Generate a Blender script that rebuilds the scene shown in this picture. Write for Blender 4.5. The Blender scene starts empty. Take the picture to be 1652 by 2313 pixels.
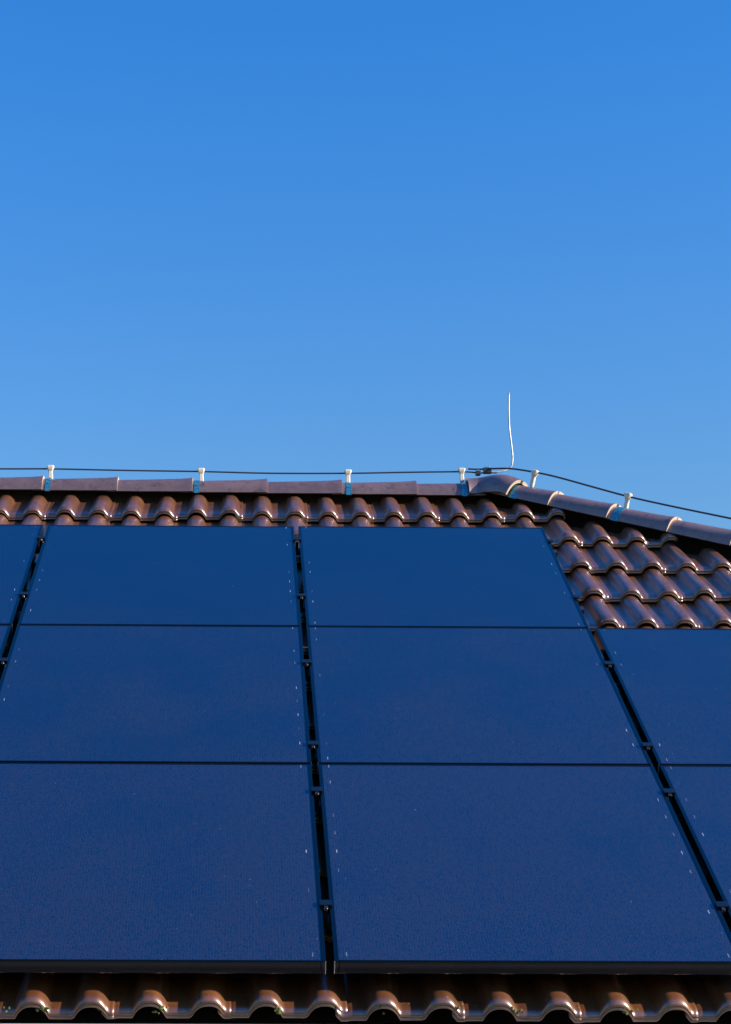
import bpy, bmesh, math, random
from mathutils import Vector, Matrix, Quaternion
random.seed(7)
scene = bpy.context.scene
col = scene.collection

# ------------------------------------------------------------------ camera
cam_data = bpy.data.cameras.new('camera')
cam = bpy.data.objects.new('camera', cam_data)
col.objects.link(cam)
cam_data.sensor_fit = 'AUTO'
cam_data.sensor_width = 36.0
cam_data.lens = 36.0 * 4356.3 / 2313.0
cam_data.shift_x = (826.0 - 599.1) / 2313.0
cam_data.shift_y = 0.0
cam_data.clip_start = 0.05
cam_data.clip_end = 5000
F = Vector((0.01235692, 0.95642529, 0.29171556))
R = Vector((0.99990275, -0.01370551, 0.00257982))
U = Vector((-0.00646551, -0.29165531, 0.95650164))
cam.matrix_world = Matrix(((R.x, U.x, -F.x, -0.2443357), (R.y, U.y, -F.y, -5.24916), (R.z, U.z, -F.z, 2.4979666), (0, 0, 0, 1)))
scene.camera = cam

# ------------------------------------------------------------------ world and sun
SUN = Vector((0.885, -0.258, 0.388)).normalized()
world = bpy.data.worlds.new('World')
scene.world = world
world.use_nodes = True
nt = world.node_tree
nt.nodes.clear()
sky = nt.nodes.new('ShaderNodeTexSky')
sky.sky_type = 'NISHITA'
sky.sun_disc = False
sky.sun_elevation = math.asin(SUN.z)
sky.sun_rotation = math.atan2(SUN.x, SUN.y)
sky.altitude = 0
sky.air_density = 2.5
sky.dust_density = 0.5
sky.ozone_density = 6.0
hs = nt.nodes.new('ShaderNodeHueSaturation')
hs.inputs['Hue'].default_value = 0.5
hs.inputs['Saturation'].default_value = 1.5
hs.inputs['Value'].default_value = 1.0
bg = nt.nodes.new('ShaderNodeBackground')
bg.inputs['Strength'].default_value = 0.15
out = nt.nodes.new('ShaderNodeOutputWorld')
nt.links.new(sky.outputs[0], hs.inputs['Color'])
wb = nt.nodes.new('ShaderNodeMix')          # white balance of the whole sky
wb.data_type = 'RGBA'
wb.blend_type = 'MULTIPLY'
wb.inputs[0].default_value = 1.0
wb.inputs[7].default_value = (0.415, 0.50, 0.875, 1)
nt.links.new(hs.outputs[0], wb.inputs[6])
nt.links.new(wb.outputs[2], bg.inputs['Color'])
nt.links.new(bg.outputs[0], out.inputs['Surface'])

sun_data = bpy.data.lights.new('sun', 'SUN')
sun_data.energy = 4.3
sun_data.angle = math.radians(0.5)
sun_data.color = (1.0, 0.84, 0.70)
sun = bpy.data.objects.new('sun', sun_data)
sun.rotation_mode = 'QUATERNION'
sun.rotation_quaternion = (-SUN).to_track_quat('-Z', 'Y')
sun.location = (20, -10, 20)
col.objects.link(sun)

scene.view_settings.view_transform = 'Standard'
scene.view_settings.look = 'None'
scene.view_settings.gamma = 1.0
scene.view_settings.use_curve_mapping = False
scene.view_settings.exposure = 0.9

# ------------------------------------------------------------------ roof frame: u across, s up the slope, n off the slope
PHI = math.radians(35)
CP, SP = math.cos(PHI), math.sin(PHI)
Z0 = 2.85
ROOF = Matrix(((1, 0, 0, 0), (0, CP, -SP, 0), (0, SP, CP, Z0), (0, 0, 0, 1)))
def W(u, s, n):
    return Vector((u, s * CP - n * SP, Z0 + s * SP + n * CP))

# ------------------------------------------------------------------ materials
def new_mat(name):
    m = bpy.data.materials.new(name)
    m.use_nodes = True
    t = m.node_tree
    return m, t, t.nodes['Principled BSDF']

def nd(t, kind, **kw):
    n = t.nodes.new(kind)
    for k, v in kw.items():
        if k in n.inputs:
            n.inputs[k].default_value = v
        else:
            setattr(n, k, v)
    return n

def mixc(t, fac, a, b):
    m = t.nodes.new('ShaderNodeMix')
    m.data_type = 'RGBA'
    for sock, v in ((m.inputs[0], fac), (m.inputs[6], a), (m.inputs[7], b)):
        if hasattr(v, 'is_linked') or hasattr(v, 'links'):
            t.links.new(v, sock)
        else:
            sock.default_value = v
    return m.outputs[2]

def mth(t, op, a, b=None, c=None, clamp=False):
    m = t.nodes.new('ShaderNodeMath')
    m.operation = op
    m.use_clamp = clamp
    for i, v in enumerate((a, b, c)):
        if v is None:
            continue
        if hasattr(v, 'links'):
            t.links.new(v, m.inputs[i])
        else:
            m.inputs[i].default_value = v
    return m.outputs[0]

def ramp(t, src, lo, hi, a=0.0, b=1.0):
    m = t.nodes.new('ShaderNodeMapRange')
    t.links.new(src, m.inputs[0])
    m.inputs[1].default_value = lo
    m.inputs[2].default_value = hi
    m.inputs[3].default_value = a
    m.inputs[4].default_value = b
    return m.outputs[0]

def simple(name, c, rough=0.5, metal=0.0, spec=0.5, noise=0.0, scale=20.0):
    m, t, b = new_mat(name)
    b.inputs['Base Color'].default_value = (*c, 1)
    b.inputs['Roughness'].default_value = rough
    b.inputs['Metallic'].default_value = metal
    b.inputs['Specular IOR Level'].default_value = spec
    if noise:
        co = nd(t, 'ShaderNodeTexCoord')
        n = nd(t, 'ShaderNodeTexNoise', Scale=scale, Detail=4.0)
        t.links.new(co.outputs['Object'], n.inputs['Vector'])
        f = ramp(t, n.outputs[0], 0.3, 0.7, 0, 1)
        d = tuple(x * (1 - noise) for x in c)
        e = tuple(min(1, x * (1 + noise)) for x in c)
        t.links.new(mixc(t, f, (*d, 1), (*e, 1)), b.inputs['Base Color'])
        bp = nd(t, 'ShaderNodeBump', Strength=0.15, Distance=0.002)
        t.links.new(n.outputs[0], bp.inputs['Height'])
        t.links.new(bp.outputs[0], b.inputs['Normal'])
    return m

def tile_material(name, c1, c2, rough, coat):
    m, t, b = new_mat(name)
    co = nd(t, 'ShaderNodeTexCoord')
    oi = nd(t, 'ShaderNodeObjectInfo')
    off = nd(t, 'ShaderNodeVectorMath', operation='ADD')
    sc = nd(t, 'ShaderNodeVectorMath', operation='SCALE')
    sc.inputs['Scale'].default_value = 3.0
    t.links.new(oi.outputs['Location'], sc.inputs[0])
    t.links.new(co.outputs['Object'], off.inputs[0])
    t.links.new(sc.outputs[0], off.inputs[1])
    n1 = nd(t, 'ShaderNodeTexNoise', Scale=9.0, Detail=5.0, Roughness=0.6)
    n2 = nd(t, 'ShaderNodeTexNoise', Scale=160.0, Detail=3.0, Roughness=0.7)
    mp = nd(t, 'ShaderNodeMapping')
    mp.inputs['Scale'].default_value = (45, 5, 45)
    n3 = nd(t, 'ShaderNodeTexNoise', Scale=1.0, Detail=4.0)
    t.links.new(off.outputs[0], n1.inputs['Vector'])
    t.links.new(off.outputs[0], n2.inputs['Vector'])
    t.links.new(off.outputs[0], mp.inputs['Vector'])
    t.links.new(mp.outputs[0], n3.inputs['Vector'])
    f = mth(t, 'ADD', mth(t, 'MULTIPLY', n1.outputs[0], 0.5), mth(t, 'MULTIPLY', n3.outputs[0], 0.5))
    f = mth(t, 'ADD', f, mth(t, 'MULTIPLY_ADD', oi.outputs['Random'], 0.24, -0.12))
    f = ramp(t, f, 0.33, 0.67, 0, 1)
    c = mixc(t, f, (*c1, 1), (*c2, 1))
    gr = ramp(t, n2.outputs[0], 0.62, 0.75, 0, 0.35)
    c = mixc(t, gr, c, (0.17, 0.12, 0.09, 1))
    # grime speckle and small pale lichen spots
    vo = nd(t, 'ShaderNodeTexVoronoi', Scale=70.0)
    t.links.new(off.outputs[0], vo.inputs['Vector'])
    sx = nd(t, 'ShaderNodeSeparateXYZ')
    t.links.new(vo.outputs['Color'], sx.inputs[0])
    sp = mth(t, 'MULTIPLY', mth(t, 'GREATER_THAN', sx.outputs[0], 0.86), mth(t, 'LESS_THAN', vo.outputs['Distance'], mth(t, 'MULTIPLY', sx.outputs[1], 0.24)))
    c = mixc(t, mth(t, 'MULTIPLY', sp, 0.65), c, (0.27, 0.25, 0.20, 1))
    n4 = nd(t, 'ShaderNodeTexNoise', Scale=26.0, Detail=6.0, Roughness=0.75)
    t.links.new(off.outputs[0], n4.inputs['Vector'])
    grime = ramp(t, n4.outputs[0], 0.54, 0.66, 0, 0.7)
    c = mixc(t, grime, c, (0.035, 0.022, 0.016, 1))
    t.links.new(c, b.inputs['Base Color'])
    cw = mth(t, 'MULTIPLY', mth(t, 'SUBTRACT', 1.0, grime), coat)
    t.links.new(cw, b.inputs['Coat Weight'])
    rr = mth(t, 'ADD', mth(t, 'MULTIPLY', n1.outputs[0], 0.34), rough - 0.17)
    t.links.new(rr, b.inputs['Roughness'])
    b.inputs['Specular IOR Level'].default_value = 0.8
    b.inputs['Coat Weight'].default_value = coat
    b.inputs['Coat Roughness'].default_value = 0.25
    b.inputs['Coat IOR'].default_value = 2.0
    hgt = mth(t, 'ADD', mth(t, 'MULTIPLY', n1.outputs[0], 1.0), mth(t, 'MULTIPLY', n2.outputs[0], 0.22))
    bp = nd(t, 'ShaderNodeBump', Strength=0.35, Distance=0.004)
    t.links.new(hgt, bp.inputs['Height'])
    t.links.new(bp.outputs[0], b.inputs['Normal'])
    return m

M_TILE = tile_material('brown_glazed_tile', (0.10, 0.034, 0.010), (0.185, 0.064, 0.017), 0.47, 0.8)
M_RIDGE = tile_material('brown_ridge_tile', (0.125, 0.072, 0.062), (0.185, 0.115, 0.10), 0.45, 0.4)
M_EDGE = simple('pale_glint_edge', (0.52, 0.43, 0.33), 0.8, noise=0.15, scale=50)  # pale colour paints the sun glint on the cap end faces
M_DECK = simple('dark_underlay', (0.02, 0.017, 0.015), 0.9)
M_WALL = simple('cream_render', (0.62, 0.57, 0.47), 0.85, noise=0.08, scale=6)
M_WOOD = simple('dark_brown_board', (0.022, 0.014, 0.01), 0.6, noise=0.2, scale=12)
M_GUTTER = simple('light_grey_gutter', (0.62, 0.61, 0.60), 0.4, 0.3, noise=0.06, scale=5)
M_FRAME = simple('black_anodised_frame', (0.001, 0.002, 0.004), 0.14, 0.0, 0.55)
M_BACK = simple('black_backsheet', (0.01, 0.01, 0.01), 0.7)
M_CORNER_GLINT = simple('pale_corner_glint', (0.75, 0.75, 0.74), 0.35, 0.7)  # bright tone paints the sunlit highlight on frame corners
M_BOLT = simple('steel_bolt', (0.7, 0.68, 0.64), 0.25, 1.0)
M_CLAMP = simple('black_clamp', (0.004, 0.005, 0.007), 0.26, 0.0, 0.85)
M_RAIL = simple('black_rail', (0.03, 0.03, 0.034), 0.4, 0.3)
M_WIRE = simple('grey_wire', (0.055, 0.065, 0.09), 0.5, 0.4)
M_ROD = simple('pale_aluminium_rod', (0.45, 0.48, 0.49), 0.45, 0.3, noise=0.25, scale=60)
M_PLASTIC = simple('cream_plastic', (0.74, 0.69, 0.58), 0.5, noise=0.05, scale=40)
M_STRAP = simple('teal_metal_strap', (0.05, 0.26, 0.36), 0.28, 0.5, noise=0.6, scale=110)
M_DARKCLAMP = simple('dark_grey_clamp', (0.06, 0.06, 0.065), 0.4, 0.5)
M_MOSS = simple('moss', (0.10, 0.15, 0.03), 0.9, noise=0.5, scale=90)

def glass_material():
    m, t, b = new_mat('solar_glass')
    co = nd(t, 'ShaderNodeTexCoord')
    oi = nd(t, 'ShaderNodeObjectInfo')
    sep = nd(t, 'ShaderNodeSeparateXYZ')
    t.links.new(co.outputs['Object'], sep.inputs[0])
    off = nd(t, 'ShaderNodeVectorMath', operation='ADD')
    t.links.new(co.outputs['Object'], off.inputs[0])
    sc = nd(t, 'ShaderNodeVectorMath', operation='SCALE')
    sc.inputs['Scale'].default_value = 7.3
    t.links.new(oi.outputs['Location'], sc.inputs[0])
    t.links.new(sc.outputs[0], off.inputs[1])
    x, y = sep.outputs[0], sep.outputs[1]
    # fine cell lines running up the slope
    fr = mth(t, 'FRACT', mth(t, 'MULTIPLY', x, 1 / 0.0085))
    line = mth(t, 'LESS_THAN', fr, 0.2)
    n1 = nd(t, 'ShaderNodeTexNoise', Scale=2.2, Detail=3.0)
    n2 = nd(t, 'ShaderNodeTexNoise', Scale=150.0, Detail=3.0, Roughness=0.8)
    mp = nd(t, 'ShaderNodeMapping')
    mp.inputs['Scale'].default_value = (230, 120, 1)
    n3 = nd(t, 'ShaderNodeTexNoise', Scale=1.0, Detail=2.0)
    t.links.new(off.outputs[0], n1.inputs['Vector'])
    t.links.new(off.outputs[0], n2.inputs['Vector'])
    t.links.new(off.outputs[0], mp.inputs['Vector'])
    t.links.new(mp.outputs[0], n3.inputs['Vector'])
    # greyer lower panels paint the weaker sky reflection; uneven dust along lower edges
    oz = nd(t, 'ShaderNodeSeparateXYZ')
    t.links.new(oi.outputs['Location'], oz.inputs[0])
    sky_fade = ramp(t, oz.outputs[1], 0.4, 2.5, 1.0, 0.05)
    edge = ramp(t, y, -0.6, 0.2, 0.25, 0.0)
    mp5 = nd(t, 'ShaderNodeMapping')
    mp5.inputs['Scale'].default_value = (14, 1.6, 1)
    n5 = nd(t, 'ShaderNodeTexNoise', Scale=1.0, Detail=5.0, Roughness=0.6)
    t.links.new(off.outputs[0], mp5.inputs['Vector'])
    t.links.new(mp5.outputs[0], n5.inputs['Vector'])
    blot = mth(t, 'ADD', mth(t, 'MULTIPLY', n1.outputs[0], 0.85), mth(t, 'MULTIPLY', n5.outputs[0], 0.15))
    dust_sky_fade = mth(t, 'MULTIPLY', mth(t, 'ADD', sky_fade, edge), ramp(t, blot, 0.37, 0.63, 0.45, 1.2), clamp=True)
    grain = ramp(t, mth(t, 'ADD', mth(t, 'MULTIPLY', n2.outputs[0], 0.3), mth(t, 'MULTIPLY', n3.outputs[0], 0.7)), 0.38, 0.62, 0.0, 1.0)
    cell = mixc(t, mth(t, 'MULTIPLY', dust_sky_fade, mth(t, 'MULTIPLY_ADD', grain, 2.3, -0.3), clamp=True), (0.001, 0.011, 0.036, 1), (0.019, 0.018, 0.027, 1))
    cell = mixc(t, mth(t, 'MULTIPLY', line, 0.45), cell, (0.022, 0.034, 0.075, 1))
    # dust specks
    vo = nd(t, 'ShaderNodeTexVoronoi', Scale=55.0)
    t.links.new(off.outputs[0], vo.inputs['Vector'])
    spx = nd(t, 'ShaderNodeSeparateXYZ')
    t.links.new(vo.outputs['Color'], spx.inputs[0])
    keep = mth(t, 'GREATER_THAN', spx.outputs[0], 0.93)
    rad = mth(t, 'MULTIPLY', spx.outputs[1], 0.11)
    speck = mth(t, 'MULTIPLY', keep, mth(t, 'LESS_THAN', vo.outputs['Distance'], rad))
    cell = mixc(t, mth(t, 'MULTIPLY', speck, 0.4), cell, (0.42, 0.45, 0.5, 1))
    # short pale dashes painting glints on the cell contacts along both long edges
    ax = mth(t, 'ABSOLUTE', x)
    dx = mth(t, 'ABSOLUTE', mth(t, 'SUBTRACT', ax, 0.513))
    inx = mth(t, 'LESS_THAN', dx, 0.0013)
    yy = mth(t, 'MULTIPLY', y, 1 / 0.116)
    dash = mth(t, 'LESS_THAN', mth(t, 'FRACT', yy), 0.17)
    wn = nd(t, 'ShaderNodeTexWhiteNoise', noise_dimensions='3D')
    cmb = nd(t, 'ShaderNodeCombineXYZ')
    t.links.new(mth(t, 'FLOOR', yy), cmb.inputs[0])
    t.links.new(mth(t, 'SIGN', x), cmb.inputs[1])
    t.links.new(oi.outputs['Random'], cmb.inputs[2])
    t.links.new(cmb.outputs[0], wn.inputs[0])
    wv = ramp(t, wn.outputs[0], 0.5, 1.0, 0.0, 0.5)
    mark = mth(t, 'MULTIPLY', mth(t, 'MULTIPLY', inx, dash), wv)
    cell = mixc(t, mark, cell, (0.75, 0.8, 0.85, 1))
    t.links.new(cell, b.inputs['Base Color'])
    b.inputs['Roughness'].default_value = 0.22
    b.inputs['IOR'].default_value = 2.25
    b.inputs['Specular IOR Level'].default_value = 0.5
    b.inputs['Specular Tint'].default_value = (0.55, 0.9, 1.0, 1)
    bp = nd(t, 'ShaderNodeBump', Strength=0.8, Distance=0.0015)
    t.links.new(n3.outputs[0], bp.inputs['Height'])
    t.links.new(bp.outputs[0], b.inputs['Normal'])
    return m
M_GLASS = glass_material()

def ground_material():
    m, t, b = new_mat('lawn')
    co = nd(t, 'ShaderNodeTexCoord')
    n = nd(t, 'ShaderNodeTexNoise', Scale=0.6, Detail=8.0)
    t.links.new(co.outputs['Object'], n.inputs['Vector'])
    t.links.new(mixc(t, ramp(t, n.outputs[0], 0.35, 0.65), (0.03, 0.045, 0.012, 1), (0.06, 0.06, 0.025, 1)), b.inputs['Base Color'])
    b.inputs['Roughness'].default_value = 0.95
    return m

# ------------------------------------------------------------------ helpers
def obj(name, bm, mat, parent=None, smooth=False):
    me = bpy.data.meshes.new(name)
    bm.normal_update()
    bm.to_mesh(me)
    bm.free()
    me.materials.append(mat)
    if smooth:
        for p in me.polygons:
            p.use_smooth = True
    o = bpy.data.objects.new(name, me)
    col.objects.link(o)
    if parent:
        o.parent = parent
    return o

def empty(name, M=None):
    o = bpy.data.objects.new(name, None)
    o.empty_display_size = 0.1
    col.objects.link(o)
    if M is not None:
        o.matrix_world = M
    return o

def tag(o, label, cat, group=None, kind=None):
    o['label'] = label
    o['category'] = cat
    if group:
        o['group'] = group
    if kind:
        o['kind'] = kind
    return o

def box(bm, x0, x1, y0, y1, z0, z1, M=None, bev=0.0):
    vs = [bm.verts.new(Vector(c)) for c in ((x0, y0, z0), (x1, y0, z0), (x1, y1, z0), (x0, y1, z0), (x0, y0, z1), (x1, y0, z1), (x1, y1, z1), (x0, y1, z1))]
    fs = [bm.faces.new([vs[i] for i in f]) for f in ((0, 3, 2, 1), (4, 5, 6, 7), (0, 1, 5, 4), (1, 2, 6, 5), (2, 3, 7, 6), (3, 0, 4, 7))]
    if bev:
        es = list({e for f in fs for e in f.edges})
        r = bmesh.ops.bevel(bm, geom=es, offset=bev, segments=2, profile=0.5, affect='EDGES')
        vs = list({v for v in vs if v.is_valid} | set(r['verts']))
    if M is not None:
        for v in vs:
            v.co = M @ v.co

def tube(bm, pts, r, seg=8, cap=True):
    pts = [Vector(p) for p in pts]
    rings = []
    ref = None
    for i, p in enumerate(pts):
        t = (pts[min(i + 1, len(pts) - 1)] - pts[max(i - 1, 0)]).normalized()
        if ref is None:
            ref = t.orthogonal().normalized()
        ref = (ref - t * ref.dot(t)).normalized()
        b = t.cross(ref)
        rings.append([bm.verts.new(p + (ref * math.cos(a) + b * math.sin(a)) * r) for a in [2 * math.pi * k / seg for k in range(seg)]])
    for a, b in zip(rings, rings[1:]):
        for k in range(seg):
            bm.faces.new((a[k], a[(k + 1) % seg], b[(k + 1) % seg], b[k]))
    if cap:
        bm.faces.new(rings[0][::-1])
        bm.faces.new(rings[-1])

def spline(ctrl, n):
    ctrl = [Vector(c) for c in ctrl]
    P = [ctrl[0] * 2 - ctrl[1]] + ctrl + [ctrl[-1] * 2 - ctrl[-2]]
    o = []
    for i in range(1, len(P) - 2):
        for k in range(n):
            t = k / n
            a, b, c, d = P[i - 1], P[i], P[i + 1], P[i + 2]
            o.append(0.5 * ((2 * b) + (c - a) * t + (2 * a - 5 * b + 4 * c - d) * t * t + (3 * b - a - 3 * c + d) * t ** 3))
    o.append(ctrl[-1])
    return o

# ------------------------------------------------------------------ ground
bm = bmesh.new()
bmesh.ops.create_grid(bm, x_segments=8, y_segments=8, size=1500)
g = obj('ground', bm, ground_material())
g['kind'] = 'structure'

# ------------------------------------------------------------------ house
RIDGE_Y = 3.81
APEX_Z = 5.325
PEAK_X = 1.06
HIP_SLOPE = -0.785                       # ds per du along the hip
EAVE_S = -0.048
N_TROUGH = -0.118
HIP_EAVE_X = PEAK_X + (4.5 - EAVE_S) / 0.785
LEFT_X = -6.5
BACK_Y = 2 * RIDGE_Y
house = empty('house', Matrix.Translation((0, 3.81, 0)))
tag(house, 'house with a brown tiled hipped roof carrying the black solar panels', 'house')
def local(o):
    o.parent = house
    o.matrix_parent_inverse = Matrix.Translation((0, 3.81, 0)).inverted()
    return o

# roof deck under the tiles
bm = bmesh.new()
e = W(0, EAVE_S + 0.06, N_TROUGH - 0.075)
ey, ez = e.y, e.z
az = APEX_Z - 0.03
deck_pts = dict(a=(LEFT_X, ey, ez), b=(HIP_EAVE_X, ey, ez), c=(PEAK_X, RIDGE_Y, az), d=(LEFT_X, RIDGE_Y, az), e=(LEFT_X, BACK_Y - ey, ez), f=(HIP_EAVE_X, BACK_Y - ey, ez))
dv = {k: bm.verts.new(v) for k, v in deck_pts.items()}
bm.faces.new((dv['a'], dv['b'], dv['c'], dv['d']))
bm.faces.new((dv['d'], dv['c'], dv['f'], dv['e']))
bm.faces.new((dv['b'], dv['f'], dv['c']))
bm.faces.new((dv['a'], dv['d'], dv['e']))
bm.faces.new((dv['a'], dv['e'], dv['f'], dv['b']))
roof = local(obj('roof', bm, M_DECK))

# dark boards standing under the ridge and hip tiles
bm = bmesh.new()
box(bm, LEFT_X, PEAK_X, RIDGE_Y - 0.03, RIDGE_Y + 0.03, az - 0.12, 5.385)
local(obj('ridge_board', bm, M_DECK))
bm = bmesh.new()
h0, h1 = Vector((PEAK_X, RIDGE_Y, 0)), Vector((HIP_EAVE_X, ey, 0))
hv = (h1 - h0).normalized()
hn = Vector((-hv.y, hv.x, 0))
z0_, z1_ = 5.355, 5.355 - (h1 - h0).length * 0.35416859 / math.hypot(0.78659121, 0.50580517)
vs = []
for p, z in ((h0, z0_), (h1, z1_)):
    for sd in (-0.03, 0.03):
        for dz in (-0.2, 0.0):
            q = p + hn * sd
            vs.append(bm.verts.new((q.x, q.y, z + dz)))
for f in ((0, 1, 3, 2), (4, 6, 7, 5), (0, 4, 5, 1), (2, 3, 7, 6), (1, 5, 7, 3), (0, 2, 6, 4)):
    bm.faces.new([vs[i] for i in f])
local(obj('hip_board', bm, M_DECK))

# walls, fascia, gutter
bm = bmesh.new()
box(bm, LEFT_X + 0.4, HIP_EAVE_X - 0.5, 0.62, BACK_Y - 0.62, 0, ez - 0.02)
local(obj('wall', bm, M_WALL))
bm = bmesh.new()
box(bm, LEFT_X, HIP_EAVE_X, 0.11, 0.135, ez - 0.2, ez - 0.012)
local(obj('fascia', bm, M_WOOD))
bm = bmesh.new()
box(bm, LEFT_X + 0.01, HIP_EAVE_X - 0.01, 0.14, 0.61, ez - 0.19, ez - 0.17)
local(obj('soffit', bm, M_WOOD))
GUT = (0.016, 2.679)          # axis of the half round gutter (y, z)
bm = bmesh.new()
prev = None
prof = []
for k in range(13):
    a = math.pi + math.pi * k / 12
    prof.append((GUT[0] + 0.066 * math.cos(a), GUT[1] + 0.066 * math.sin(a)))
lip = [(GUT[0] - 0.066 + 0.008 * math.cos(b) - 0.008, GUT[1] + 0.008 * math.sin(b)) for b in [math.radians(d) for d in (330, 30, 90, 150, 210, 270)]]
prof = lip[::-1] + prof
inner = [(GUT[0] + 0.063 * math.cos(a), GUT[1] + 0.063 * math.sin(a)) for a in [2 * math.pi - math.pi * k / 12 for k in range(13)]]
loop = prof + inner
ra = [bm.verts.new((LEFT_X, y, z)) for y, z in loop]
rb = [bm.verts.new((HIP_EAVE_X, y, z)) for y, z in loop]
for k in range(len(loop) - 1):
    bm.faces.new((ra[k], ra[k + 1], rb[k + 1], rb[k]))
local(obj('gutter', bm, M_GUTTER, smooth=False))

# ---- roof tiles
PITCH = 0.1555
TW = 2 * PITCH
GAUGE = 0.3515
TL = 0.42
TH = 0.029
RH = 0.036
def rollz(x, c):
    t = abs(x - c) / 0.0445
    return RH * (1 - t ** 2.5) ** 0.85 if t < 1 else 0.0

def tile_bm(nx=46, lean=0.040):
    """One double roll tile, origin at the lower left of its cover width; x across, y up the slope, z out."""
    bm = bmesh.new()
    c1, c2 = 0.30 * PITCH + 0.052, 0.30 * PITCH + 0.052 + PITCH
    xs = [-0.028 + (TW + 0.028 + 0.005) * k / nx for k in range(nx + 1)]
    def top(x):
        z = max(rollz(x, c1), rollz(x, c2), rollz(x, c2 - TW) - 0.008 if x < 0.02 else 0)
        if x > c2:
            z += 0.003 * min(1, (x - c2) / 0.04)
        # the left interlocking strip runs under the neighbour's roll
        if x < 0.012:
            z -= 0.003 * min(1.0, (0.012 - x) / 0.008)
        # shallow hollow of the pan
        return z
    rows = [(TL, 0.0), (0.30, 0), (0.16, 0), (0.06, 0), (0.026, -0.0006), (0.014, -0.0032), (0.0055, -0.0085), (0.0012, -0.0150), (0.0012, -0.0170), (0.0042, -0.0190), (0.003, -0.0215), (0.0, -0.0235), (0.0, -TH + 0.002), (0.003, -TH), (0.02, -TH), (0.03, -TH + 0.008), (0.2, -TH + 0.008), (TL, -TH + 0.010)]
    grid = []
    for y, dz in rows:
        tilt = -lean * y / GAUGE
        row = []
        for x in xs:
            row.append(bm.verts.new((x, y, top(x) + dz + tilt)))
        grid.append(row)
    for a, b in zip(grid, grid[1:]):
        for k in range(nx):
            bm.faces.new((a[k], b[k], b[k + 1], a[k + 1]))
    for k in (0, nx):
        # side walls
        up = [r[k] for r in grid]
        f = up if k == nx else up[::-1]
        try:
            bm.faces.new(f)
        except ValueError:
            pass
    return bm

bm = tile_bm()
bm.normal_update()
tile_mesh = bpy.data.meshes.new('roof_tile')
bm.to_mesh(tile_mesh)
bm.free()
tile_mesh.materials.append(M_TILE)
for p in tile_mesh.polygons:
    p.use_smooth = len(p.vertices) == 4
ROLL0 = 0.30 * PITCH + 0.052
U_START = -0.0135 - PITCH - ROLL0          # tile whose right roll crowns at u = -0.0135
ROOF_INV = Matrix.Identity(4)       # the roof mesh sits at the world origin
NCOURSE = 13
def hip_u(s, inset):
    """u of the hip cut on the slope at height s."""
    return PEAK_X + (4.5 - s) / 0.785 - inset

stuff_bm = bmesh.new()
def visible(k, u0):
    u1 = u0 + TW
    if k == 0 or k >= 10:
        return -1.95 < u1 and u0 < 2.9
    if k >= 6:
        return u1 > 1.05 and u0 < 2.7 and k >= 7
    return False
for k in range(NCOURSE):
    s0 = EAVE_S + GAUGE * k
    for j in range(-19, 24):
        u0 = U_START + j * TW + 0.006 * s0
        if u0 < LEFT_X:
            continue
        dz = random.uniform(-0.0035, 0.0035)
        M = ROOF @ Matrix.Translation((u0 + random.uniform(-0.0015, 0.0015), s0 + random.uniform(-0.005, 0.005), N_TROUGH + dz)) @ Matrix.Rotation(random.uniform(-0.011, 0.011), 4, 'Z') @ Matrix.Rotation(random.uniform(-0.006, 0.006), 4, 'X') @ Matrix.Rotation(random.uniform(-0.008, 0.008), 4, 'Y')
        hu = hip_u(s0 + TL, 0.0)
        cut = u0 + TW + 0.01 > hu
        if u0 > hip_u(s0, 0.03):
            continue
        vis = visible(k, u0)
        if not vis and not cut:
            if -2.6 < u0 < 3.2 or True:
                n0 = len(stuff_bm.verts)
                b2 = bmesh.new()
                b2 = tile_bm(nx=22)
                bmesh.ops.transform(b2, matrix=ROOF_INV @ M, verts=b2.verts)
                tmp = bpy.data.meshes.new('tmp')
                b2.to_mesh(tmp)
                b2.free()
                stuff_bm.from_mesh(tmp)
                bpy.data.meshes.remove(tmp)
            continue
        if cut:
            b2 = bmesh.new()
            b2.from_mesh(tile_mesh)
            bmesh.ops.transform(b2, matrix=M, verts=b2.verts)
            p0 = W(PEAK_X, 4.5, 0)
            d = (W(PEAK_X + 1, 4.5 + HIP_SLOPE, 0) - p0).normalized()
            nr = Vector((d.y, -d.x, 0)).normalized()
            nr = -nr if nr.x < 0 else nr
            r = bmesh.ops.bisect_plane(b2, geom=b2.verts[:] + b2.edges[:] + b2.faces[:], plane_co=p0 - nr * (0.03 + random.uniform(0, 0.02)), plane_no=nr, clear_outer=True)
            if len(b2.verts) < 8:
                b2.free()
                continue
            if vis:
                bmesh.ops.transform(b2, matrix=M.inverted(), verts=b2.verts)
                o = obj('roof_tile', b2, M_TILE, roof)
                for p in o.data.polygons:
                    p.use_smooth = len(p.vertices) <= 5
                o.matrix_parent_inverse = ROOF_INV
                o.matrix_basis = M
            else:
                bmesh.ops.transform(b2, matrix=ROOF_INV, verts=b2.verts)
                tmp = bpy.data.meshes.new('tmp')
                b2.to_mesh(tmp)
                b2.free()
                stuff_bm.from_mesh(tmp)
                bpy.data.meshes.remove(tmp)
            continue
        o = bpy.data.objects.new('roof_tile', tile_mesh)
        col.objects.link(o)
        o.parent = roof
        o.matrix_parent_inverse = ROOF_INV
        o.matrix_basis = M
st = obj('roof_tile_field', stuff_bm, M_TILE, roof, smooth=True)
st['kind'] = 'stuff'

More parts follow.
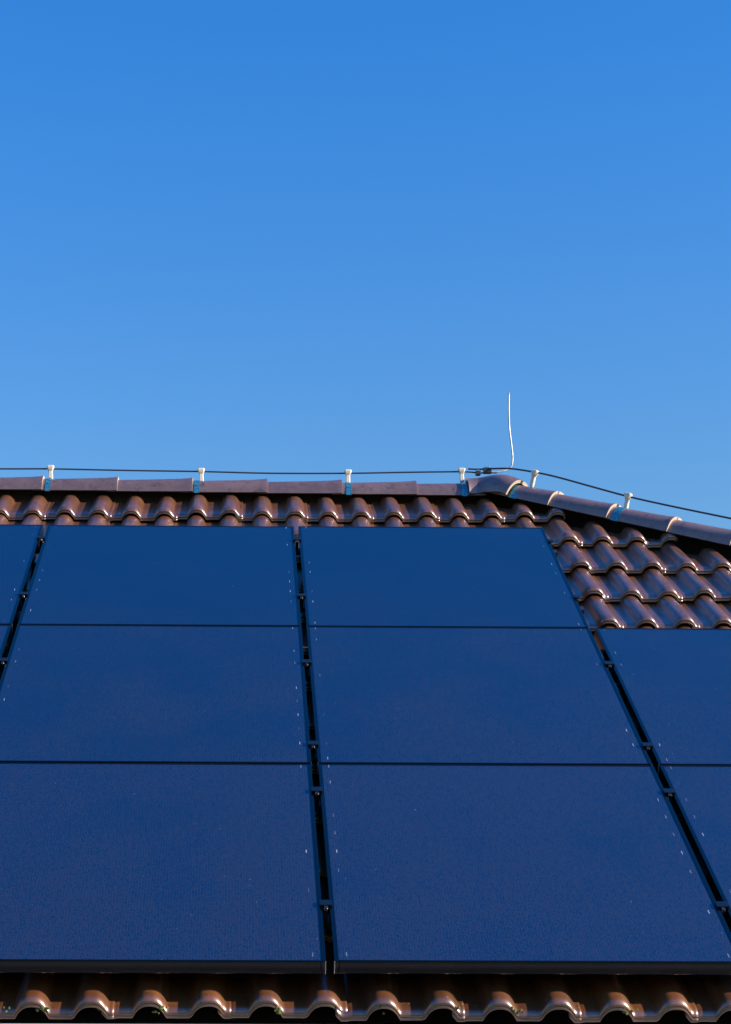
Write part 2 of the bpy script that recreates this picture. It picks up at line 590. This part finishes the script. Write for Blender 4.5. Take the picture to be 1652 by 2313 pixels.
# ---- ridge and hip caps
def cap_mesh(path, name, seg=16, th=0.014, collar=0.0):
    """Sweep an arched cap along path rows: (point on base axis, half width, height); open below, real thickness."""
    bm = bmesh.new()
    rows_o, rows_i = [], []
    n = len(path)
    for i, (p, hw, h) in enumerate(path):
        p = Vector(p)
        t = (Vector(path[min(i + 1, n - 1)][0]) - Vector(path[max(i - 1, 0)][0])).normalized()
        side = Vector((t.y, -t.x, 0)).normalized()       # to the viewer's side for a path running to +x
        up = side.cross(t)
        up = up if up.z > 0 else -up
        ro, ri = [], []
        for k in range(seg + 1):
            a = math.pi * k / seg
            c, s_ = math.cos(a), math.sin(a)
            c2 = math.copysign(abs(c) ** 0.86, c)
            s2 = s_ ** 0.86
            ro.append(bm.verts.new(p + side * (c2 * hw) + up * (s2 * h)))
            ri.append(bm.verts.new(p + side * (c2 * (hw - th)) + up * (s2 * (h - th))))
        rows_o.append(ro)
        rows_i.append(ri)
    for a, b in zip(rows_o, rows_o[1:]):
        for k in range(seg):
            bm.faces.new((a[k], a[k + 1], b[k + 1], b[k]))
    for a, b in zip(rows_i, rows_i[1:]):
        for k in range(seg):
            bm.faces.new((a[k], b[k], b[k + 1], a[k + 1]))
    for ro, ri, fl in ((rows_o[0], rows_i[0], 0), (rows_o[-1], rows_i[-1], 1)):
        for k in range(seg):
            f = (ro[k], ri[k], ri[k + 1], ro[k + 1])
            bm.faces.new(f if not fl else f[::-1])
    for k in (0, seg):
        for i in range(n - 1):
            f = (rows_o[i][k], rows_o[i + 1][k], rows_i[i + 1][k], rows_i[i][k])
            bm.faces.new(f if k == 0 else f[::-1])
    bmesh.ops.recalc_face_normals(bm, faces=bm.faces)
    return bm

def cap_object(name, path, seg=16, th=0.014):
    org = Vector(path[len(path) // 2][0])
    bm = cap_mesh([(Vector(p) - org, a, b) for p, a, b in path], name, seg, th)
    o = obj(name, bm, M_RIDGE, roof)
    es = o.data
    for p in es.polygons:
        p.use_smooth = True
    es.set_sharp_from_angle(angle=math.radians(38))
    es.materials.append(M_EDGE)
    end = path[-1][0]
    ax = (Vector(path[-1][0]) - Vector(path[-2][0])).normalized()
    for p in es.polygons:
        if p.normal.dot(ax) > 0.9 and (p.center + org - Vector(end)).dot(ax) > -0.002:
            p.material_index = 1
    o.matrix_parent_inverse = ROOF_INV
    o.matrix_basis = Matrix.Translation(org) @ Matrix.Rotation(random.uniform(-0.004, 0.004), 4, 'Z')
    return o

def ridge_base(x):
    return 5.328 - 0.0065 * x
G = 0.3655
for k in range(-14, 6):
    xe = -1.215 + G * k                    # big end, to the right
    x0 = xe - G - 0.05
    path = []
    for f, grow in ((0, 0.0), (0.3, 0.25), (0.6, 0.55), (0.85, 0.85), (0.95, 1.1), (0.985, 1.3), (1.0, 1.25)):
        x = x0 + (xe - x0) * f
        path.append(((x, RIDGE_Y, ridge_base(x) + 0.001 * grow), 0.098 + 0.008 * grow, 0.078 + 0.0125 * grow))
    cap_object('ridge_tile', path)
# cap that runs up to the peak piece
xe = 0.95
path = [((x, RIDGE_Y, ridge_base(x)), 0.098 + 0.006 * f, 0.078 + 0.008 * f) for x, f in ((0.57, 0), (0.7, 0.4), (0.85, 0.8), (0.95, 1.0))]
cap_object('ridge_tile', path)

HIP_A = Vector((1.074, 3.70668, 5.32336782))
HIP_D = Vector((0.78659121, -0.50580517, -0.35416859)).normalized()
def hip_pt(a, dz=0.0):
    return HIP_A + HIP_D * a + Vector((0, 0, -0.026 + dz))
# peak piece: bends from the ridge into the hip, wide mouth on the ridge side
pk = spline([(0.868, 3.81, 5.327), (0.94, 3.806, 5.331), (1.01, 3.765, 5.333), tuple(hip_pt(-0.035, 0.012)), tuple(hip_pt(0.02, 0.004))], 4)
nn = len(pk)
path = []
for i, p in enumerate(pk):
    f = i / (nn - 1)
    hw = 0.118 - 0.01 * math.sin(math.pi * f)
    h = 0.103 - 0.002 * f + 0.004 * math.sin(math.pi * f)
    if i == 0:
        hw += 0.006
        h += 0.006
    path.append((tuple(p), hw, h))
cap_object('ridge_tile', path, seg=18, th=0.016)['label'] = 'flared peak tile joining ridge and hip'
for k in range(0, 12):
    a1 = 0.245 + 0.310 * k
    a0 = a1 - 0.310 - 0.05
    path = []
    for f, grow in ((0, 0.0), (0.35, 0.3), (0.7, 0.65), (0.9, 1.0), (0.96, 1.3), (0.985, 1.5), (1.0, 1.45)):
        a = a0 + (a1 - a0) * f
        path.append((tuple(hip_pt(a)), 0.088 + 0.009 * grow, 0.076 + 0.010 * grow))
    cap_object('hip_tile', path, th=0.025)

# ------------------------------------------------------------------ solar panels
PW, PP = 1.115, 1.22
HW, HL = PW / 2 - 0.0105, PP / 2 - 0.0042
FT = 0.040
def frame_bm():
    bm = bmesh.new()
    w = 0.0125
    b = 0.0012
    box(bm, -HW, -HW + w, -HL, HL, -FT, 0, bev=b)
    box(bm, HW - w, HW, -HL, HL, -FT, 0, bev=b)
    box(bm, -HW + w + 0.0004, HW - w - 0.0004, -HL, -HL + 0.007, -FT, -0.0003, bev=0.0025)
    box(bm, -HW + w + 0.0004, HW - w - 0.0004, HL - 0.007, HL, -FT, -0.0003, bev=b)
    return bm
def quad_slab(x0, x1, y0, y1, z0, z1):
    bm = bmesh.new()
    box(bm, x0, x1, y0, y1, z0, z1)
    return bm
def build_panel(label):
    r = empty('solar_panel')
    tag(r, label, 'solar panel', 'black solar panels mounted on the roof')
    obj('frame', frame_bm(), M_FRAME, r)
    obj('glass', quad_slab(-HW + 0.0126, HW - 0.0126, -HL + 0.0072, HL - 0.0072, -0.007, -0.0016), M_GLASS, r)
    obj('back_sheet', quad_slab(-HW + 0.013, HW - 0.013, -HL + 0.008, HL - 0.008, -0.036, -0.031), M_BACK, r)
    for sx in (-1, 1):  # slivers added to show the sun catching the frame corners
        bm = bmesh.new()
        x = sx * (HW + 0.0002)
        box(bm, min(x, x - sx * 0.0022), max(x, x - sx * 0.0022), -HL - 0.0012, -HL + 0.001, -FT + 0.001, -0.0015)
        obj('frame_end_glint', bm, M_CORNER_GLINT, r)
    return r
panels = [
    (-1.5, 2, 'top row solar panel cut off by the left edge of the photo'),
    (-1.5, 1, 'second row solar panel of which only a thin wedge shows at the left edge'),
    (-0.5, 2, 'top row solar panel left of the central gap, below the long straight ridge'),
    (-0.5, 1, 'middle row solar panel left of the central gap'),
    (-0.5, 0, 'bottom row solar panel left of the central gap, above the eaves tiles'),
    (0.5, 2, 'top row solar panel right of the central gap, its right edge beside bare tiles'),
    (0.5, 1, 'middle row solar panel right of the central gap'),
    (0.5, 0, 'bottom row solar panel right of the central gap, above the eaves tiles'),
    (1.5, 1, 'solar panel at the right edge with bare tiles directly above it'),
    (1.5, 0, 'bottom row solar panel of which a triangle shows at the right edge'),
]
proto = None
def copy_tree(o, parent=None):
    c = o.copy()
    col.objects.link(c)
    if parent:
        c.parent = parent
    for ch in [x for x in o.children]:
        copy_tree(ch, c)
    return c
for i, (cx, r_, lab) in enumerate(panels):
    if proto is None:
        o = proto = build_panel(lab)
    else:
        o = copy_tree(proto)
        o['label'] = lab
    o.matrix_world = ROOF @ Matrix.Translation((cx * PW + random.uniform(-0.001, 0.001), (r_ + 0.5) * PP, random.uniform(-0.0008, 0.0008))) @ Matrix.Rotation(random.uniform(-0.0006, 0.0006), 4, 'Z') @ Matrix.Rotation(random.uniform(-0.0015, 0.0015), 4, 'X')

# ---- mounting rails with their clamps
def clamp(parent, u, M, end=False):
    bm = bmesh.new()
    hwid = 0.0175
    box(bm, -hwid, 0.006 if end else hwid, -0.015, 0.013, 0.0006, 0.0085, bev=0.001)
    box(bm, -0.0062, 0.0062, -0.02, 0.02, -0.042, 0.0004)
    c = obj('clamp', bm, M_CLAMP, parent)
    c.location = (u, 0, 0)
    bm = bmesh.new()
    ring = bmesh.ops.create_cone(bm, cap_ends=True, segments=10, radius1=0.0055, radius2=0.005, depth=0.005)
    bmesh.ops.translate(bm, verts=bm.verts, vec=(0.0, -0.0185, 0.002))
    box(bm, -0.005, 0.005, -0.023, -0.0203, -0.006, 0.0)
    b = obj('bolt', bm, M_BOLT, c)
    return c
rails = [
    (2.84, 'rail under the top panel row, upper one, clamps nearest the ridge', -2.3, 1.14, (-1, 0, 1)),
    (2.267, 'rail under the top panel row, lower one', -2.3, 1.14, (-1, 0, 1)),
    (1.697, 'rail under the middle panel row, upper one', -2.3, 2.3, (-1, 0, 1)),
    (1.116, 'rail under the middle panel row, lower one', -1.2, 2.3, (0, 1)),
    (0.833, 'rail under the bottom panel row, upper one', -1.2, 2.3, (0, 1)),
    (0.248, 'rail under the bottom panel row, lower one, nearest the eaves', -1.2, 2.3, (0, 1)),
]
for sp, lab, ua, ub, gaps in rails:
    M = ROOF @ Matrix.Translation((0, sp * PP, 0))
    r = empty('mounting_rail')
    r.matrix_world = M
    tag(r, 'black ' + lab, 'mounting rail', 'rails clamping the solar panels')
    bm = bmesh.new()
    box(bm, ua, ub, -0.02, 0.02, -0.0645, -0.0425, bev=0.0015)
    obj('rail', bm, M_RAIL, r)
    for gp in gaps:
        clamp(r, gp * PW, M, end=(ub < 1.2 and gp == 1))
    # roof hooks that carry the rail
    for hu in [ua + 0.25 + 0.62 * i for i in range(int((ub - ua - 0.3) / 0.62) + 1)]:
        bm = bmesh.new()
        box(bm, hu - 0.015, hu + 0.015, -0.006, 0.0, -0.13, -0.0647)
        box(bm, hu - 0.015, hu + 0.015, 0.0, 0.16, -0.104, -0.098)
        obj('roof_hook', bm, M_BOLT, r)

# ------------------------------------------------------------------ lightning protection
def wire_holder(label, top_center, axis_dir, strap_path, lean, full=True):
    """strap_path: rows for the strap sleeve; post stands on it."""
    base = Vector(strap_path[0][0])
    r = empty('wire_holder', Matrix.Translation(base))
    tag(r, label, 'wire holder', 'lightning wire holders on the ridge and hip')
    bm = cap_mesh([(Vector(p) - base, a, b) for p, a, b in strap_path], 'strap', 16, 0.003)
    o = obj('strap', bm, M_STRAP, r)
    for p in o.data.polygons:
        p.use_smooth = True
    o.data.set_sharp_from_angle(angle=math.radians(38))
    # post
    t = Vector(top_center)
    foot = t - Vector(lean)
    ax = (t - foot)
    L = ax.length
    q = ax.to_track_quat('Z', 'Y').to_matrix().to_4x4()
    # turn the post so its clip slot follows the wire
    yaw = math.atan2(axis_dir.y, axis_dir.x)
    Mp = Matrix.Translation(foot - base) @ q @ Matrix.Rotation(-q.to_euler().z + yaw, 4, 'Z')
    bm = bmesh.new()
    prof = [(0.0, 0.0085, 0.007), (0.12, 0.0105, 0.008), (0.3, 0.0105, 0.008), (0.62, 0.0095, 0.008), (0.66, 0.0125, 0.010), (0.70, 0.0095, 0.008)]
    rings = []
    for f, a, b in prof:
        rings.append([bm.verts.new((a * x, b * y, f * L)) for x, y in ((-1, -.6), (-.7, -1), (.7, -1), (1, -.6), (1, .6), (.7, 1), (-.7, 1), (-1, .6))])
    for A, B in zip(rings, rings[1:]):
        for k in range(8):
            bm.faces.new((A[k], A[(k + 1) % 8], B[(k + 1) % 8], B[k]))
    bm.faces.new(rings[0][::-1])
    bm.faces.new(rings[-1])
    bmesh.ops.transform(bm, matrix=Mp, verts=bm.verts)
    obj('post', bm, M_PLASTIC, r)
    bm = bmesh.new()
    rings = []
    for f, a, b in [(0.7, 0.0115, 0.010), (0.76, 0.0140, 0.012), (0.90, 0.0180, 0.014), (1.0, 0.0175, 0.013), (1.04, 0.013, 0.010)]:
        rings.append([bm.verts.new((a * x, b * y, f * L)) for x, y in ((-1, -.6), (-.7, -1), (.7, -1), (1, -.6), (1, .6), (.7, 1), (-.7, 1), (-1, .6))])
    for A, B in zip(rings, rings[1:]):
        for k in range(8):
            bm.faces.new((A[k], A[(k + 1) % 8], B[(k + 1) % 8], B[k]))
    bm.faces.new(rings[0][::-1])
    bm.faces.new(rings[-1])
    bmesh.ops.transform(bm, matrix=Mp, verts=bm.verts)
    obj('clip', bm, M_PLASTIC, r)
    # the screw that tightens the strap
    bm = bmesh.new()
    box(bm, -0.006, 0.006, -0.006, 0.006, -0.01, 0.012, M=Matrix.Translation(foot - base + Vector((-0.004, -0.012, -0.008))))
    obj('screw', bm, M_STRAP, r)
    return r
def ridge_strap(x0, x1, g0=0.1):
    return [((x, RIDGE_Y, ridge_base(x) - 0.006), 0.098 + 0.008 * g0 + 0.0045, 0.078 + 0.0125 * g0 + 0.006 + 0.003) for x in (x0, (x0 + x1) / 2, x1)]
rh = [
    (-1.187, 5.489, -1.200, -1.175, 'cream wire holder on the ridge, leftmost, above the left panel gap'),
    (-0.444, 5.479, -0.474, -0.449, 'cream wire holder on the ridge, second from the left'),
    (0.282, 5.477, 0.267, 0.293, 'cream wire holder on the ridge, third from the left'),
    (0.845, 5.489, 0.832, 0.857, 'cream wire holder on the ridge just left of the dark wire clamps'),
]
for x, zt, a, b, lab in rh:
    g0 = 0.1 if x < 0.6 else 0.55
    wire_holder(lab, (x, RIDGE_Y - 0.005, zt), Vector((1, 0, 0)), ridge_strap(a, b, g0), (0.0 if x > 0.2 else 0.004 * (-1), 0, 0.07))
def hip_strap(a0, a1):
    return [(tuple(hip_pt(a, -0.004)), 0.088 + 0.0045, 0.076 + 0.0075) for a in (a0, (a0 + a1) / 2, a1)]
wire_holder('cream wire holder on the hip, nearest the peak, behind its first tile', (1.183, 3.637, 5.426), Vector((0.84, -0.54, 0)), hip_strap(0.026, 0.066), (0.020, -0.012, 0.078))
wire_holder('cream wire holder halfway down the visible hip', (1.577, 3.383, 5.232), Vector((0.84, -0.54, 0)), hip_strap(0.575, 0.612), (0.016, -0.01, 0.078))
wire_holder('teal strap of the wire holder cut by the right photo edge', (2.005, 3.11, 5.04), Vector((0.84, -0.54, 0)), hip_strap(1.185, 1.225), (0.016, -0.01, 0.078))

bm = bmesh.new()
pts = spline([(-5.5, 3.81, 5.49), (-3.2, 3.81, 5.482), (-1.9, 3.81, 5.476), (-1.437, 3.81, 5.475), (-1.186, 3.81, 5.4765), (-0.8, 3.81, 5.471), (-0.448, 3.81, 5.468), (-0.103, 3.81, 5.4615), (0.282, 3.81, 5.464), (0.565, 3.81, 5.471), (0.844, 3.81, 5.476), (0.93, 3.81, 5.4705), (1.01, 3.81, 5.472), (1.02, 3.81, 5.472)], 5)
tube(bm, pts, 0.0042)
w1 = obj('lightning_wire', bm, M_WIRE, smooth=True)
tag(w1, 'thin dark wire running level along the ridge through cream holders', 'wire')
bm = bmesh.new()
pts = spline([(0.878, 3.81, 5.491), (0.93, 3.809, 5.489), (1.004, 3.775, 5.482), (1.08, 3.715, 5.462), (1.185, 3.636, 5.418), (1.282, 3.573, 5.373), (1.435, 3.474, 5.292), (1.584, 3.379, 5.215), (1.766, 3.262, 5.131), (1.985, 3.121, 5.034), (2.4, 2.855, 4.85), (3.4, 2.21, 4.40), (5.2, 1.06, 3.59)], 6)
tube(bm, pts, 0.0046)
w2 = obj('lightning_wire', bm, M_WIRE, smooth=True)
tag(w2, 'thin dark wire sloping down to the right above the hip tiles', 'wire')
def wire_clamp(label, c, sx, sz):
    r = empty('wire_clamp', Matrix.Translation(c))
    tag(r, label, 'wire clamp', 'clamps joining the lightning wires')
    bm = bmesh.new()
    box(bm, -sx, sx, -0.016, -0.002, -sz, sz, bev=0.002)
    obj('clamp_plate', bm, M_DARKCLAMP, r)
    bm = bmesh.new()
    box(bm, -sx * 0.9, sx * 0.9, 0.002, 0.014, -sz, sz, bev=0.002)
    obj('clamp_plate', bm, M_DARKCLAMP, r)
    bm = bmesh.new()
    box(bm, -sx * 0.6, sx * 0.6, -0.010, 0.008, sz + 0.0002, sz + 0.007, bev=0.0015)
    obj('bolt', bm, M_BOLT, r)
wire_clamp('small dark clamp on the ridge wire, left of the bigger clamp', (0.926, 3.81, 5.468), 0.013, 0.010)
wire_clamp('bigger dark clamp joining both wires left of the lightning rod', (0.972, 3.806, 5.480), 0.0215, 0.0135)
bm = bmesh.new()
pts = spline([(0.962, 3.80, 5.474), (1.012, 3.80, 5.472), (1.048, 3.803, 5.478), (1.075, 3.81, 5.491), (1.093, 3.81, 5.507), (1.099, 3.81, 5.53), (1.1005, 3.81, 5.566), (1.096, 3.81, 5.63), (1.090, 3.81, 5.71), (1.0905, 3.81, 5.80), (1.094, 3.81, 5.895)], 6)
tube(bm, pts, 0.0042)
rod = obj('lightning_rod', bm, M_ROD, smooth=True)
tag(rod, 'pale slightly bent lightning rod standing upright at the roof peak', 'lightning rod')

# ------------------------------------------------------------------ moss at the eaves
bm = bmesh.new()
rnd = random.Random(3)
for u0, cnt in ((-0.765, 6), (-0.86, 3), (-0.45, 8), (-0.62, 2), (-0.13, 7), (0.34, 2), (0.495, 8), (0.80, 6), (0.13, 2)):
    for _ in range(cnt):
        c = W(u0 + rnd.uniform(-0.02, 0.02), EAVE_S + rnd.uniform(-0.004, 0.002), N_TROUGH + rnd.uniform(-0.008, 0.012))
        r = bmesh.ops.create_icosphere(bm, subdivisions=1, radius=rnd.uniform(0.0025, 0.0055), matrix=Matrix.Translation(c))
        for v in r['verts']:
            v.co += Vector((rnd.uniform(-1, 1), rnd.uniform(-1, 1), rnd.uniform(-1, 1))) * 0.0015
ms = obj('moss', bm, M_MOSS)
tag(ms, 'small green moss tufts growing under the eaves tile edges', 'moss', kind='stuff')
